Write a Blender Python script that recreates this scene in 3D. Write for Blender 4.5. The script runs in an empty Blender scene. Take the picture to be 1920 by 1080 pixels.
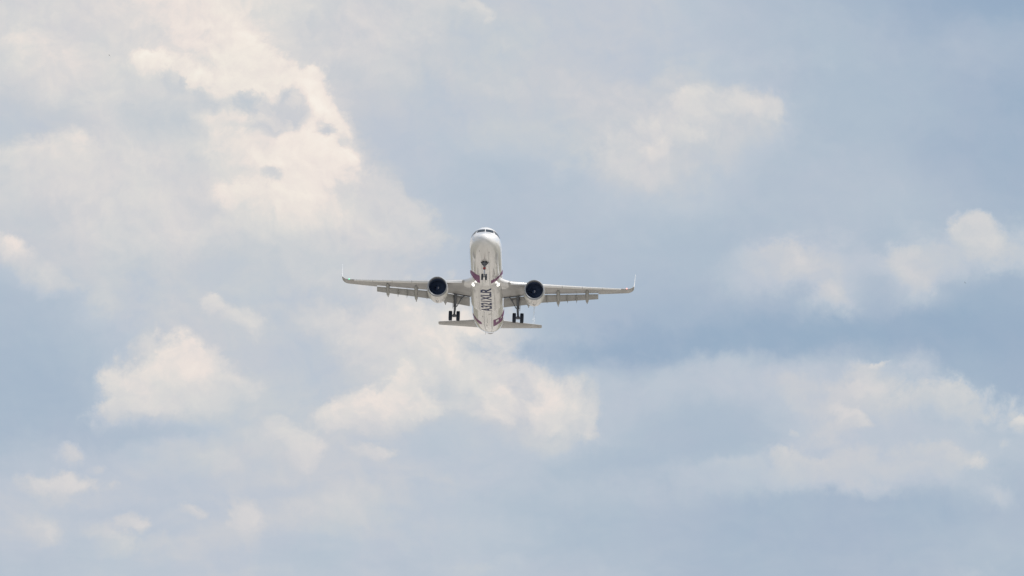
import bpy, bmesh, math, random
from mathutils import Vector, Matrix
from mathutils.bvhtree import BVHTree

random.seed(4)
R = math.radians
scene = bpy.context.scene
COL = scene.collection

# ------------------------------------------------------------------ camera
ELEV = 4.5                       # the telephoto looks 4.5 degrees above the horizon
EYE = Vector((0.0, 0.0, 1.7))
LENS = 585.75
KPX = LENS / 36.0 * 1920.0       # focal length in photo pixels
cam_d = bpy.data.cameras.new('camera')
cam_d.lens = LENS
cam_d.sensor_width = 36.0
cam_d.clip_start = 1.0
cam_d.clip_end = 60000.0
cam = bpy.data.objects.new('camera', cam_d)
COL.objects.link(cam)
cam.location = EYE
cam.rotation_euler = (R(90 + ELEV), 0, 0)
scene.camera = cam
V_R = Vector((1, 0, 0))
V_F = Vector((0, math.cos(R(ELEV)), math.sin(R(ELEV))))
V_U = Vector((0, -math.sin(R(ELEV)), math.cos(R(ELEV))))
HFOV = 2 * math.atan(18.0 / LENS)

# ------------------------------------------------------------------ colour management
scene.view_settings.view_transform = 'Standard'
scene.view_settings.look = 'None'
scene.view_settings.exposure = 0.0
scene.view_settings.gamma = 1.0

# ------------------------------------------------------------------ sun
SUN_EL, SUN_AZ = 58.0, 88.0      # azimuth measured from +Y towards +X
sd = Vector((math.sin(R(SUN_AZ)) * math.cos(R(SUN_EL)), math.cos(R(SUN_AZ)) * math.cos(R(SUN_EL)), math.sin(R(SUN_EL))))
sun_d = bpy.data.lights.new('sun', 'SUN')
sun_d.energy = 4.1
sun_d.angle = R(0.6)
sun_d.color = (1.0, 0.955, 0.89)
sun = bpy.data.objects.new('sun', sun_d)
COL.objects.link(sun)
sun.rotation_euler = (-sd).to_track_quat('-Z', 'Y').to_euler()
sun.location = sd * 500


def lin(c):
    c = c / 255.0
    return c / 12.92 if c <= 0.04045 else ((c + 0.055) / 1.055) ** 2.4


def rgb(r, g, b):
    return (lin(r), lin(g), lin(b), 1.0)


# ------------------------------------------------------------------ sky and clouds (world, by azimuth and elevation)
world = bpy.data.worlds.new('World')
scene.world = world
world.use_nodes = True
NT = world.node_tree
NT.nodes.clear()
L = NT.links.new
SKY_STRENGTH = 0.1


def nd(t, **kw):
    n = NT.nodes.new(t)
    for k, v in kw.items():
        setattr(n, k, v)
    return n


def put(sock, v):
    if hasattr(v, 'is_output') or isinstance(v, bpy.types.NodeSocket):
        L(v, sock)
    else:
        sock.default_value = v


def mth(op, a, b=None, c=None, clamp=False):
    n = nd('ShaderNodeMath', operation=op, use_clamp=clamp)
    put(n.inputs[0], a)
    if b is not None:
        put(n.inputs[1], b)
    if c is not None:
        put(n.inputs[2], c)
    return n.outputs[0]


def vmth(op, a, b=None, scale=None):
    n = nd('ShaderNodeVectorMath', operation=op)
    put(n.inputs[0], a)
    if b is not None:
        put(n.inputs[1], b)
    if scale is not None:
        put(n.inputs[3], scale)
    return n.outputs[1] if op in ('LENGTH', 'DOT_PRODUCT') else n.outputs[0]


def maprange(v, f0, f1, t0=0.0, t1=1.0, smooth=True):
    n = nd('ShaderNodeMapRange', interpolation_type='SMOOTHSTEP' if smooth else 'LINEAR', clamp=True)
    put(n.inputs['Value'], v)
    n.inputs['From Min'].default_value = f0
    n.inputs['From Max'].default_value = f1
    n.inputs['To Min'].default_value = t0
    n.inputs['To Max'].default_value = t1
    return n.outputs[0]


def mixf(f, a, b):
    n = nd('ShaderNodeMix', data_type='FLOAT', clamp_factor=True)
    put(n.inputs[0], f)
    put(n.inputs[2], a)
    put(n.inputs[3], b)
    return n.outputs[0]


def mixc(f, a, b, blend='MIX'):
    n = nd('ShaderNodeMix', data_type='RGBA', blend_type=blend, clamp_factor=True)
    put(n.inputs[0], f)
    put(n.inputs[6], a)
    put(n.inputs[7], b)
    return n.outputs[2]


def noise(vec, scale, detail, rough, dist=0.0, out='Fac'):
    n = nd('ShaderNodeTexNoise')
    put(n.inputs['Vector'], vec)
    n.inputs['Scale'].default_value = scale
    n.inputs['Detail'].default_value = detail
    n.inputs['Roughness'].default_value = rough
    n.inputs['Distortion'].default_value = dist
    return n.outputs[out]


tc = nd('ShaderNodeTexCoord')
DIR = tc.outputs['Generated']
sep = nd('ShaderNodeSeparateXYZ')
L(DIR, sep.inputs[0])
az = mth('ARCTAN2', sep.outputs[0], sep.outputs[1])
el = mth('ARCSINE', sep.outputs[2])
# cloud map coordinates: u grows with azimuth, v grows downwards; one unit = 3.5 degrees of sky
cu_ = mth('MULTIPLY_ADD', az, 1.0 / HFOV, 0.5)
cv_ = mth('MULTIPLY_ADD', el, -1.0 / HFOV, 0.28125 + R(ELEV) / HFOV)
cmb = nd('ShaderNodeCombineXYZ')
L(cu_, cmb.inputs[0])
L(cv_, cmb.inputs[1])
UV = cmb.outputs[0]


def warp(vec, scale, amt, detail, rough, offs):
    n = noise(vmth('ADD', vec, offs), scale, detail, rough, 0.0, 'Color')
    d = vmth('SUBTRACT', n, (0.5, 0.5, 0.5))
    d = vmth('MULTIPLY', d, (amt * 2, amt * 2, 0.0))
    return vmth('ADD', vec, d)


W_SOFT = warp(UV, 5.0, 0.045, 5.0, 0.55, (3.1, 7.7, 0.0))
W_PUFF = warp(warp(UV, 9.0, 0.022, 3.0, 0.5, (11.3, 2.9, 0.0)), 26.0, 0.017, 6.0, 0.66, (1.3, 5.2, 0.0))
FB = mth('SUBTRACT', noise(vmth('ADD', UV, (9.4, 4.4, 0.0)), 18.0, 9.0, 0.64, 0.25), 0.5)
FB_STREAK = mth('SUBTRACT', noise(vmth('MULTIPLY', vmth('ADD', W_SOFT, (2.2, 8.1, 0.0)), (1.0, 2.0, 1.0)), 7.0, 7.0, 0.55, 0.4), 0.5)

# broad brightness of the cloud deck, as levels on a 120-pixel lattice
GRID = [
    (0,    [209, 213, 213, 217, 221, 211, 204, 201, 202, 200, 201, 197, 191, 184, 179, 172, 166]),
    (120,  [210, 210, 212, 219, 219, 211, 209, 207, 205, 204, 199, 196, 190, 188, 184, 181, 176]),
    (240,  [198, 204, 205, 207, 215, 220, 202, 200, 203, 205, 203, 200, 193, 188, 187, 182, 174]),
    (360,  [209, 211, 213, 212, 219, 215, 208, 195, 192, 194, 198, 199, 194, 190, 191, 187, 180]),
    (480,  [203, 201, 208, 205, 205, 209, 204, 195, 192, 190, 191, 190, 188, 190, 188, 191, 185]),
    (600,  [187, 193, 204, 204, 201, 203, 208, 207, 199, 184, 179, 176, 176, 177, 176, 173, 169]),
    (720,  [178, 181, 195, 200, 202, 201, 206, 210, 211, 196, 184, 186, 192, 196, 196, 189, 177]),
    (840,  [187, 193, 195, 197, 203, 204, 202, 199, 200, 195, 188, 187, 194, 198, 199, 196, 191]),
    (960,  [197, 196, 197, 198, 200, 201, 200, 198, 194, 188, 187, 184, 180, 178, 177, 180, 186]),
    (1080, [193, 192, 194, 196, 197, 198, 196, 196, 196, 193, 189, 185, 183, 183, 185, 187, 188]),
]
LO, HI = 160.0, 245.0
sp = nd('ShaderNodeSeparateXYZ')
L(W_SOFT, sp.inputs[0])
GU, GV = sp.outputs[0], sp.outputs[1]
level = None
prev_y = None
for y, vals in GRID:
    rp = nd('ShaderNodeValToRGB')
    cr = rp.color_ramp
    cr.interpolation = 'B_SPLINE'
    cr.elements[0].position = 0.0
    cr.elements[1].position = 1.0
    for i in range(1, len(vals) - 1):
        cr.elements.new(i / (len(vals) - 1))
    els = sorted(cr.elements, key=lambda e: e.position)
    for e, v in zip(els, vals):
        t = (v - LO) / (HI - LO)
        e.color = (t, t, t, 1)
    L(GU, rp.inputs[0])
    if level is None:
        level = rp.outputs[0]
    else:
        f = maprange(GV, prev_y / 1920.0, y / 1920.0)
        level = mixf(f, level, rp.outputs[0])
    prev_y = y
level = mth('MULTIPLY_ADD', FB_STREAK, 0.12, level)
HAZE = mth('SUBTRACT', noise(vmth('MULTIPLY', vmth('ADD', W_SOFT, (5.2, 1.1, 0.0)), (1.0, 3.6, 1.0)), 9.0, 5.0, 0.55, 0.3), 0.5)
level = mth('MULTIPLY_ADD', HAZE, maprange(GV, 0.36, 0.48, 0.03, 0.17), level)
LEFT = maprange(cu_, 0.48, 0.1, 0.0, 0.035)

# individual puffs and gaps, back to front: x, y, rx, ry, tilt, softness, opacity, level
PUFFS = [
    # great sunlit cumulus, upper left
    (640, 90, 130, 90, 35, .6, .9, 208), (760, 230, 110, 90, 35, .5, .9, 199), (820, 350, 70, 60, 30, .6, .8, 195), (560, 60, 80, 60, 0, .7, .7, 210),
    (360, 40, 160, 110, 10, .7, .9, 225), (430, 100, 60, 60, 20, .5, .8, 226), (470, 175, 130, 80, 25, .45, .95, 231), (560, 215, 80, 70, 40, .3, .95, 232), (620, 275, 80, 62, 45, .25, .95, 234), (540, 165, 40, 28, 40, .3, .9, 230),
    (640, 320, 85, 75, 30, .4, .9, 229), (560, 330, 140, 75, 15, .6, .9, 232), (700, 345, 60, 42, 35, .35, .8, 221),
    (520, 300, 130, 80, 20, .9, .85, 232), (560, 260, 90, 60, 30, .9, .6, 234), (480, 130, 70, 45, 25, .5, .7, 229), (275, 128, 42, 27, 5, .4, .95, 234), (390, 150, 80, 32, 20, .6, .9, 232),
    (55, 92, 48, 34, 0, .7, .85, 222), (130, 168, 80, 46, 15, .7, .9, 220), (185, 200, 50, 40, 40, .8, .6, 216), (200, 130, 60, 30, 0, .8, .5, 216),
    (50, 238, 110, 30, 0, .6, .8, 200), (20, 255, 70, 22, 0, .6, .6, 196),
    (110, 302, 160, 34, 0, .6, .9, 219), (150, 370, 150, 40, 10, .9, .6, 215), (240, 300, 150, 45, 0, .8, .7, 214),
    (290, 210, 110, 46, 12, .5, .85, 206), (315, 230, 70, 34, 0, .5, .9, 202), (318, 162, 34, 24, 0, .25, .9, 206), (270, 175, 50, 30, 20, .5, .7, 208), (345, 150, 10, 9, 0, .3, .8, 207),
    (375, 178, 15, 11, 0, .4, .8, 203), (350, 200, 40, 30, 0, .5, .6, 207),
    (440, 240, 55, 25, 10, .5, .7, 226), (478, 206, 62, 21, 8, .4, .95, 203), (460, 188, 27, 14, 0, .35, .95, 203), (546, 198, 24, 24, 0, .35, .95, 203), (500, 212, 24, 7, 25, .6, .4, 212),
    (522, 230, 58, 23, -8, .5, .95, 203), (490, 250, 34, 13, 0, .6, .7, 206), (615, 244, 19, 13, 10, .4, .85, 204), (645, 262, 14, 12, 0, .5, .6, 206),
    (455, 270, 50, 24, 0, .6, .8, 226), (600, 290, 70, 35, 10, .5, .6, 232), (517, 338, 26, 14, 15, .4, .8, 208), (385, 320, 60, 30, 0, .9, .5, 208),
    (490, 378, 75, 30, 5, .4, .8, 229), (540, 395, 50, 22, 0, .6, .6, 227), (590, 430, 70, 30, 0, .8, .5, 217),
    (790, 265, 85, 110, 35, .5, .9, 199), (725, 225, 50, 60, 35, .5, .8, 201), (745, 405, 85, 50, 30, .35, .75, 210), (690, 440, 110, 60, 10, .8, .5, 212),
    # left middle
    (55, 412, 95, 26, 0, .7, .7, 199), (140, 480, 50, 22, 0, .8, .5, 202), (24, 466, 33, 34, 0, .4, .9, 223), (85, 526, 48, 28, 20, .5, .9, 216), (120, 548, 40, 20, 0, .5, .7, 215),
    (178, 575, 36, 44, 10, .6, .85, 214), (150, 520, 70, 30, 15, .8, .6, 210), (280, 600, 40, 22, 0, .7, .6, 209), (260, 605, 60, 18, 20, .7, .5, 210), (240, 470, 160, 50, 5, .8, .5, 212),
    (400, 505, 100, 42, -10, .6, .8, 198), (570, 545, 170, 14, -3, .7, .8, 197), (300, 500, 70, 20, 0, .8, .5, 202),
    (402, 570, 32, 24, 20, .4, .85, 218), (445, 600, 48, 36, 35, .5, .85, 214), (620, 600, 105, 45, 0, .6, .7, 213),
    (80, 640, 180, 100, 0, .9, .6, 183), (60, 770, 210, 60, 0, .7, .8, 179), (250, 812, 130, 16, -3, .7, .8, 184), (30, 720, 120, 80, 0, .8, .5, 177),
    (330, 745, 115, 42, 0, .7, .85, 213), (335, 680, 58, 48, 10, .4, .9, 221), (290, 722, 90, 48, 0, .45, .85, 219), (385, 722, 66, 46, 15, .45, .85, 213), (345, 700, 55, 34, 0, .6, .7, 223),
    (235, 768, 58, 22, -10, .5, .75, 212), (278, 655, 28, 24, 0, .5, .6, 212), (440, 735, 30, 30, 0, .6, .5, 211), (470, 660, 60, 30, 0, .8, .5, 199),
    (590, 700, 70, 70, 0, .8, .7, 196),
    # cloud under the airliner
    (770, 600, 110, 70, 0, .6, .8, 221), (860, 650, 140, 75, 5, .55, .9, 222), (960, 665, 85, 55, 15, .5, .75, 214), (800, 640, 60, 50, 0, .7, .6, 224), (730, 670, 70, 60, 0, .7, .6, 212),
    (755, 745, 58, 46, 0, .35, .9, 224), (690, 770, 75, 38, -10, .45, .9, 222), (625, 782, 45, 26, 0, .5, .7, 218), (730, 790, 55, 28, 0, .6, .6, 218), (710, 755, 30, 22, 0, .5, .7, 227),
    (920, 755, 58, 56, 0, .5, .75, 216), (935, 745, 30, 44, -10, .35, .85, 225), (1015, 730, 80, 68, 15, .4, .85, 218), (1035, 745, 62, 46, 20, .4, .85, 224), (1005, 760, 40, 40, 0, .5, .8, 224), (1065, 795, 52, 28, 25, .4, .8, 217),
    (1010, 825, 50, 34, 0, .7, .6, 210), (872, 775, 14, 40, -10, .7, .6, 206), (840, 700, 90, 30, 0, .8, .6, 217), (820, 825, 90, 34, 0, .7, .8, 196), (930, 830, 70, 25, 0, .8, .5, 203),
    (697, 856, 38, 17, 0, .5, .8, 212), (515, 818, 28, 30, 20, .5, .7, 213), (562, 858, 44, 34, 30, .5, .75, 213), (500, 850, 50, 30, 0, .7, .5, 208),
    # low left flecks
    (120, 903, 66, 22, 4, .5, .85, 211), (125, 855, 30, 14, 5, .6, .7, 208), (172, 872, 14, 10, 0, .5, .6, 206), (235, 978, 32, 14, 5, .4, .9, 211), (250, 992, 14, 14, 0, .5, .6, 206),
    (72, 992, 45, 26, 25, .6, .75, 207), (205, 1010, 50, 22, 35, .6, .75, 207), (355, 962, 26, 13, 0, .5, .8, 208), (450, 985, 26, 44, -8, .5, .8, 209), (430, 1020, 40, 20, 0, .7, .5, 204),
    (200, 958, 90, 14, 0, .7, .7, 191), (470, 930, 130, 14, 0, .8, .5, 196), (640, 955, 70, 40, 0, .7, .75, 208), (550, 980, 40, 22, 0, .7, .5, 206), (300, 1030, 60, 16, 0, .8, .5, 204), (320, 850, 60, 24, 0, .8, .5, 203), (720, 925, 40, 26, 0, .7, .5, 206), (850, 1020, 70, 40, 0, .8, .5, 199), (900, 1070, 60, 22, 0, .7, .6, 203),
    (280, 880, 60, 30, 0, .8, .4, 202), (400, 870, 40, 20, 0, .7, .4, 206),
    # upper middle and upper right
    (825, 8, 60, 16, 5, .6, .7, 214), (890, 28, 34, 20, 30, .6, .75, 213), (905, 45, 18, 8, 0, .5, .5, 216), (760, 50, 50, 35, 0, .8, .4, 208),
    (690, 130, 60, 60, 0, .8, .5, 211), (760, 270, 90, 45, 20, .8, .6, 197), (1080, 180, 110, 45, 10, .8, .6, 208), (1050, 125, 120, 30, 0, .8, .4, 199), (900, 335, 90, 40, 0, .8, .5, 189),
    (1300, 225, 150, 75, -15, .8, .75, 208), (1230, 300, 130, 60, -10, .9, .6, 210), (1340, 240, 110, 60, 0, .9, .5, 209), (1400, 140, 70, 25, 0, .8, .6, 194), (1295, 205, 24, 24, 0, .5, .9, 220), (1310, 190, 18, 20, 0, .6, .6, 216), (1395, 212, 62, 44, 0, .6, .85, 214), (1392, 208, 30, 24, 0, .6, .6, 217), (1440, 200, 26, 30, 0, .6, .6, 212),
    (1195, 300, 100, 55, -15, .6, .75, 213), (1225, 290, 40, 24, -20, .5, .85, 220), (1280, 265, 30, 20, 0, .6, .7, 216), (1150, 325, 50, 26, 0, .7, .6, 211), (1050, 320, 10, 26, 10, .7, .5, 206), (1250, 340, 90, 40, -15, .8, .4, 207),
    (1890, 15, 130, 40, 5, .8, .6, 168), (1850, 300, 130, 55, 10, .8, .7, 176), (1560, 180, 50, 70, 0, .9, .4, 187), (1830, 90, 90, 50, 0, .8, .6, 188), (1560, 60, 80, 40, 0, .8, .6, 192), (1440, 70, 70, 50, 0, .8, .5, 195), (1660, 110, 60, 50, 0, .8, .5, 190), (1600, 350, 130, 60, 10, .8, .5, 195), (1440, 320, 60, 40, 0, .9, .5, 190),
    # right middle chain
    (1000, 420, 110, 60, 0, .9, .5, 192), (1330, 480, 90, 60, -20, .9, .4, 182), (1430, 545, 120, 45, -20, .8, .5, 190), (1480, 508, 130, 46, -16, .5, .85, 199), (1640, 500, 130, 40, 0, .6, .85, 199), (1800, 474, 140, 46, -6, .5, .85, 201), (1900, 480, 60, 36, 0, .6, .8, 203), (1600, 618, 280, 26, -3, .8, .85, 170), (1850, 565, 90, 40, 0, .8, .75, 173), (1385, 498, 50, 30, -20, .6, .7, 196), (1470, 480, 80, 40, -10, .7, .7, 197), (1500, 495, 48, 38, 10, .5, .95, 211), (1520, 520, 36, 34, 0, .6, .7, 206), (1578, 525, 26, 50, 0, .6, .85, 206), (1580, 566, 46, 28, -5, .5, .9, 209), (1540, 580, 40, 22, 0, .7, .5, 200),
    (1600, 470, 60, 25, 0, .7, .5, 193), (1690, 495, 44, 34, 20, .45, .95, 210), (1715, 525, 46, 38, 30, .5, .9, 210), (1725, 560, 50, 24, 0, .6, .6, 199), (1770, 470, 55, 45, 0, .7, .7, 197), (1760, 490, 50, 36, 0, .6, .8, 204), (1550, 505, 36, 36, 0, .6, .7, 204), (1440, 492, 46, 26, -20, .6, .7, 201), (1625, 515, 40, 30, 0, .7, .7, 201), (1825, 440, 50, 32, 5, .4, .95, 211), (1852, 470, 48, 42, 30, .45, .95, 210), (1895, 490, 40, 28, 0, .6, .7, 203), (1780, 490, 24, 30, 0, .6, .6, 202), (1870, 500, 16, 24, 0, .5, .6, 205), (1640, 560, 40, 40, 0, .8, .6, 181),
    # long blue gap
    (1150, 655, 170, 38, 4, .6, .9, 171), (1400, 645, 260, 40, -2, .7, .95, 169), (1800, 640, 200, 40, 0, .8, .9, 170), (1880, 700, 90, 45, 0, .8, .7, 175), (1050, 585, 70, 55, 0, .9, .5, 184), (1300, 600, 140, 30, 0, .9, .4, 178),
    # low right bank
    (1260, 735, 180, 40, 4, .55, .85, 197), (1180, 770, 90, 40, 10, .8, .6, 197), (1400, 720, 170, 38, -3, .5, .8, 197), (1500, 735, 130, 45, 0, .6, .7, 200), (1480, 745, 30, 30, 0, .6, .6, 205), (1620, 715, 42, 36, -20, .5, .85, 208), (1645, 690, 16, 12, -30, .4, .8, 215), (1595, 725, 18, 10, 0, .5, .7, 216), (1600, 760, 75, 50, 0, .55, .8, 207), (1690, 705, 55, 32, 0, .5, .7, 206), (1655, 715, 14, 18, 0, .6, .7, 193), (1572, 780, 32, 17, 20, .6, .85, 217), (1608, 794, 26, 13, 15, .6, .8, 215), (1640, 740, 40, 26, 0, .7, .6, 210), (1530, 770, 40, 24, 0, .8, .5, 206),
    (1790, 770, 100, 48, 8, .4, .85, 207), (1780, 745, 70, 26, 0, .6, .6, 209), (1540, 820, 65, 26, -15, .5, .8, 205), (1480, 815, 8, 7, 0, .5, .7, 213), (1500, 805, 30, 20, 0, .7, .5, 203), (1700, 810, 60, 25, 0, .7, .6, 197), (1800, 815, 90, 12, 0, .7, .6, 196), (1905, 797, 12, 16, -10, .4, .8, 214), (1885, 835, 12, 8, 0, .5, .6, 206),
    (1340, 815, 110, 44, 5, .7, .8, 185), (1150, 870, 130, 26, 0, .8, .7, 185), (1390, 880, 80, 16, -5, .5, .7, 202), (1470, 862, 34, 22, 20, .45, .85, 209), (1460, 895, 240, 28, -3, .7, .75, 202), (1640, 880, 200, 34, 0, .7, .8, 204), (1750, 890, 150, 30, 6, .8, .5, 199), (1530, 890, 80, 26, 5, .45, .85, 207), (1620, 880, 80, 30, 0, .6, .7, 203), (1620, 922, 45, 14, -5, .5, .8, 205), (1730, 848, 60, 12, 0, .5, .7, 204), (1800, 858, 56, 22, 12, .45, .85, 206), (1838, 873, 26, 14, 10, .4, .8, 211), (1880, 938, 34, 20, 12, .6, .85, 209), (1850, 930, 60, 30, 0, .9, .5, 198),
    (1700, 960, 260, 28, 0, .8, .8, 181), (1350, 900, 120, 20, -5, .8, .5, 193), (1200, 930, 160, 20, -3, .8, .5, 196), (1450, 980, 200, 40, 0, .9, .5, 184), (1820, 1070, 60, 14, 0, .7, .6, 201), (1870, 1010, 60, 40, 0, .9, .5, 192),
]
EDGE = mth('MULTIPLY', FB, 2.6)
TORN = maprange(noise(vmth('ADD', W_PUFF, (2.9, 6.3, 0.0)), 42.0, 5.0, 0.6, 0.3), 0.34, 0.56, 0.60, 1.0)
PV = W_PUFF
for pi_, (x, y, rx, ry, rot, soft, alpha, lev) in enumerate(PUFFS):
    if pi_ % 12 == 0:            # keeps the shader evaluating the puffs one batch after another
        PV = vmth('ADD', W_PUFF, vmth('SCALE', (1.0, 1.0, 0.0), scale=mth('MULTIPLY', level, 1e-7)))
    mp = nd('ShaderNodeMapping', vector_type='TEXTURE')
    L(PV, mp.inputs['Vector'])
    mp.inputs['Location'].default_value = (x / 1920.0, y / 1920.0, 0)
    mp.inputs['Rotation'].default_value = (0, 0, R(rot))
    mp.inputs['Scale'].default_value = (rx * 1.12 / 1920.0, ry * 1.12 / 1920.0, 1.0)
    ln = mth('ADD', vmth('LENGTH', mp.outputs[0]), EDGE)
    crisp = (lev >= 207) and soft <= 0.6
    k = 0.62 if crisp else 0.95
    f = maprange(ln, 1.0 + soft * k, max(-0.1, 0.95 - 1.6 * soft * k), 0.0, min(1.0, alpha * 1.08))
    if crisp:                    # sharp sunlit crowns, bases that melt away
        yl = vmth('DOT_PRODUCT', mp.outputs[0], (-0.25, 1.0, 0.0))
        f = mth('MULTIPLY', f, maprange(yl, 1.2, -0.35, 0.38, 1.0))
    if 201 <= lev <= 206 and soft <= 0.5:      # torn grey tufts
        f = mth('MULTIPLY', f, TORN)
    t_lev = (lev - LO) / (HI - LO)
    if lev >= 203:               # lit from the upper right, greyer towards the base
        g = 0.075 if lev >= 212 else 0.055
        t_lev = mth('ADD', vmth('DOT_PRODUCT', mp.outputs[0], (0.35 * g, -g, 0.0)), t_lev)
    level = mixf(f, level, t_lev)
FINE = mth('SUBTRACT', noise(W_PUFF, 34.0, 6.0, 0.62, 0.0), 0.5)
B_VEC = vmth('ADD', W_PUFF, (4.7, 1.9, 0.0))
def bill(v):
    return noise(v, 21.0, 6.0, 0.56, 0.15)
RELIEF = mth('SUBTRACT', bill(B_VEC), bill(vmth('ADD', B_VEC, (0.0045, -0.008, 0.0))))
BIG = mth('SUBTRACT', noise(vmth('ADD', W_SOFT, (8.7, 3.9, 0.0)), 11.0, 5.0, 0.55, 0.0), 0.5)
GAIN = maprange(level, 0.38, 0.78, 0.22, 1.0)
detail = mth('MULTIPLY', FB, -0.08)
detail = mth('MULTIPLY_ADD', FINE, 0.11, detail)
detail = mth('MULTIPLY_ADD', RELIEF, 0.50, detail)
detail = mth('MULTIPLY_ADD', BIG, 0.12, detail)
level = mth('ADD', mth('MULTIPLY_ADD', detail, GAIN, level), LEFT)

ramp = nd('ShaderNodeValToRGB')
stops = [(160, (142, 166, 193)), (170, (153, 174, 197)), (180, (167, 183, 202)), (190, (178, 191, 206)), (198, (189, 198, 210)),
         (205, (200, 204, 210)), (212, (211, 211, 213)), (220, (221, 218, 216)), (228, (235, 226, 220)), (236, (243, 234, 225)), (245, (249, 242, 232))]
cr = ramp.color_ramp
cr.elements[0].position = 0.0
cr.elements[1].position = 1.0
for v, c in stops[1:-1]:
    cr.elements.new((v - LO) / (HI - LO))
for e, (v, c) in zip(sorted(cr.elements, key=lambda e: e.position), stops):
    e.color = rgb(*c)
L(level, ramp.inputs[0])

# clouds over the rest of the sky
gdir = vmth('MULTIPLY', DIR, (1.0, 1.0, 2.4))
gn = noise(gdir, 2.6, 7.0, 0.58, 0.3)
gcol = mixc(maprange(gn, 0.36, 0.62), rgb(150, 176, 208), rgb(226, 222, 218))
win_u = mth('MULTIPLY', maprange(cu_, -0.6, -0.05), maprange(cu_, 1.6, 1.05))
win_v = mth('MULTIPLY', maprange(cv_, -0.5, -0.05), maprange(cv_, 1.3, 0.62))
hue = noise(vmth('ADD', W_SOFT, (6.1, 0.7, 0.0)), 8.0, 4.0, 0.6, 0.0)
tint = mixc(maprange(hue, 0.36, 0.64), (0.990, 1.004, 1.001, 1), (1.010, 0.997, 1.001, 1))
deck = mixc(1.0, ramp.outputs[0], tint, 'MULTIPLY')
cloudcol = mixc(mth('MULTIPLY', win_u, win_v), gcol, deck)
sky_t = nd('ShaderNodeTexSky', sky_type='NISHITA')
sky_t.sun_disc = False
sky_t.sun_elevation = R(SUN_EL)
sky_t.sun_rotation = R(SUN_AZ)
sky_t.air_density = 1.0
sky_t.dust_density = 1.5
cl10 = vmth('SCALE', cloudcol, scale=1.0 / SKY_STRENGTH)
final = mixc(0.96, sky_t.outputs[0], cl10)
bg = nd('ShaderNodeBackground')
L(final, bg.inputs[0])
bg.inputs[1].default_value = SKY_STRENGTH
wo = nd('ShaderNodeOutputWorld')
L(bg.outputs[0], wo.inputs[0])


# ------------------------------------------------------------------ materials
def mat(name, color, rough=0.4, metal=0.0, coat=0.0, var=0.0, vscale=(1, 1, 1), seams=False, emit=None, estr=0.0, ior=1.5):
    m = bpy.data.materials.new(name)
    m.use_nodes = True
    t = m.node_tree
    b = t.nodes['Principled BSDF']
    b.inputs['Base Color'].default_value = (*color, 1)
    b.inputs['Roughness'].default_value = rough
    b.inputs['Metallic'].default_value = metal
    b.inputs['Coat Weight'].default_value = coat
    b.inputs['Coat Roughness'].default_value = 0.06
    b.inputs['IOR'].default_value = ior
    if emit:
        b.inputs['Emission Color'].default_value = (*emit, 1)
        b.inputs['Emission Strength'].default_value = estr
    if var > 0:
        c = t.nodes.new('ShaderNodeTexCoord')
        mp = t.nodes.new('ShaderNodeMapping')
        mp.inputs['Scale'].default_value = vscale
        t.links.new(c.outputs['Object'], mp.inputs['Vector'])
        n = t.nodes.new('ShaderNodeTexNoise')
        n.inputs['Scale'].default_value = 1.0
        n.inputs['Detail'].default_value = 6
        n.inputs['Roughness'].default_value = 0.6
        t.links.new(mp.outputs[0], n.inputs['Vector'])
        r = t.nodes.new('ShaderNodeMapRange')
        r.inputs['From Min'].default_value = 0.3
        r.inputs['From Max'].default_value = 0.7
        r.inputs['To Min'].default_value = 1.0 - var
        r.inputs['To Max'].default_value = 1.0 + var * 0.4
        t.links.new(n.outputs['Fac'], r.inputs['Value'])
        fac = r.outputs[0]
        if seams:
            s = t.nodes.new('ShaderNodeSeparateXYZ')
            t.links.new(c.outputs['Object'], s.inputs[0])
            a = t.nodes.new('ShaderNodeMath')
            a.operation = 'PINGPONG'
            a.inputs[1].default_value = 1.6
            t.links.new(s.outputs[1], a.inputs[0])
            q = t.nodes.new('ShaderNodeMapRange')
            q.inputs['From Min'].default_value = 0.0
            q.inputs['From Max'].default_value = 0.035
            q.inputs['To Min'].default_value = 0.80
            q.inputs['To Max'].default_value = 1.0
            t.links.new(a.outputs[0], q.inputs['Value'])
            mm = t.nodes.new('ShaderNodeMath')
            mm.operation = 'MULTIPLY'
            t.links.new(fac, mm.inputs[0])
            t.links.new(q.outputs[0], mm.inputs[1])
            fac = mm.outputs[0]
        v = t.nodes.new('ShaderNodeVectorMath')
        v.operation = 'SCALE'
        v.inputs[0].default_value = color
        t.links.new(fac, v.inputs[3])
        t.links.new(v.outputs[0], b.inputs['Base Color'])
    return m


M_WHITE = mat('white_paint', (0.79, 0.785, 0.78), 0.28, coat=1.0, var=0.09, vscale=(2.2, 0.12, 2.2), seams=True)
M_FAIR = mat('fairing_paint', (0.75, 0.74, 0.73), 0.32, coat=0.8, var=0.11, vscale=(1.6, 0.25, 1.6), seams=True)
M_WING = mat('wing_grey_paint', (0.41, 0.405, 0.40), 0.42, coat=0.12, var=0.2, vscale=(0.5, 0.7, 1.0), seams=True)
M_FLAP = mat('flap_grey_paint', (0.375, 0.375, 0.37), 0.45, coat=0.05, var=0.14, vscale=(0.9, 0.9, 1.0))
M_SLAT = mat('slat_pale_paint', (0.82, 0.82, 0.82), 0.28, coat=0.4, var=0.05, vscale=(1, 1, 1))
M_LIP = mat('polished_lip_metal', (0.34, 0.36, 0.39), 0.5, metal=0.35, var=0.05, vscale=(3, 3, 3))
M_DUCT = mat('intake_liner', (0.075, 0.11, 0.20), 0.6, var=0.2, vscale=(3, 3, 3))
M_FAN = mat('fan_blade', (0.08, 0.115, 0.20), 0.5, metal=0.1, var=0.2, vscale=(4, 4, 4))
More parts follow.
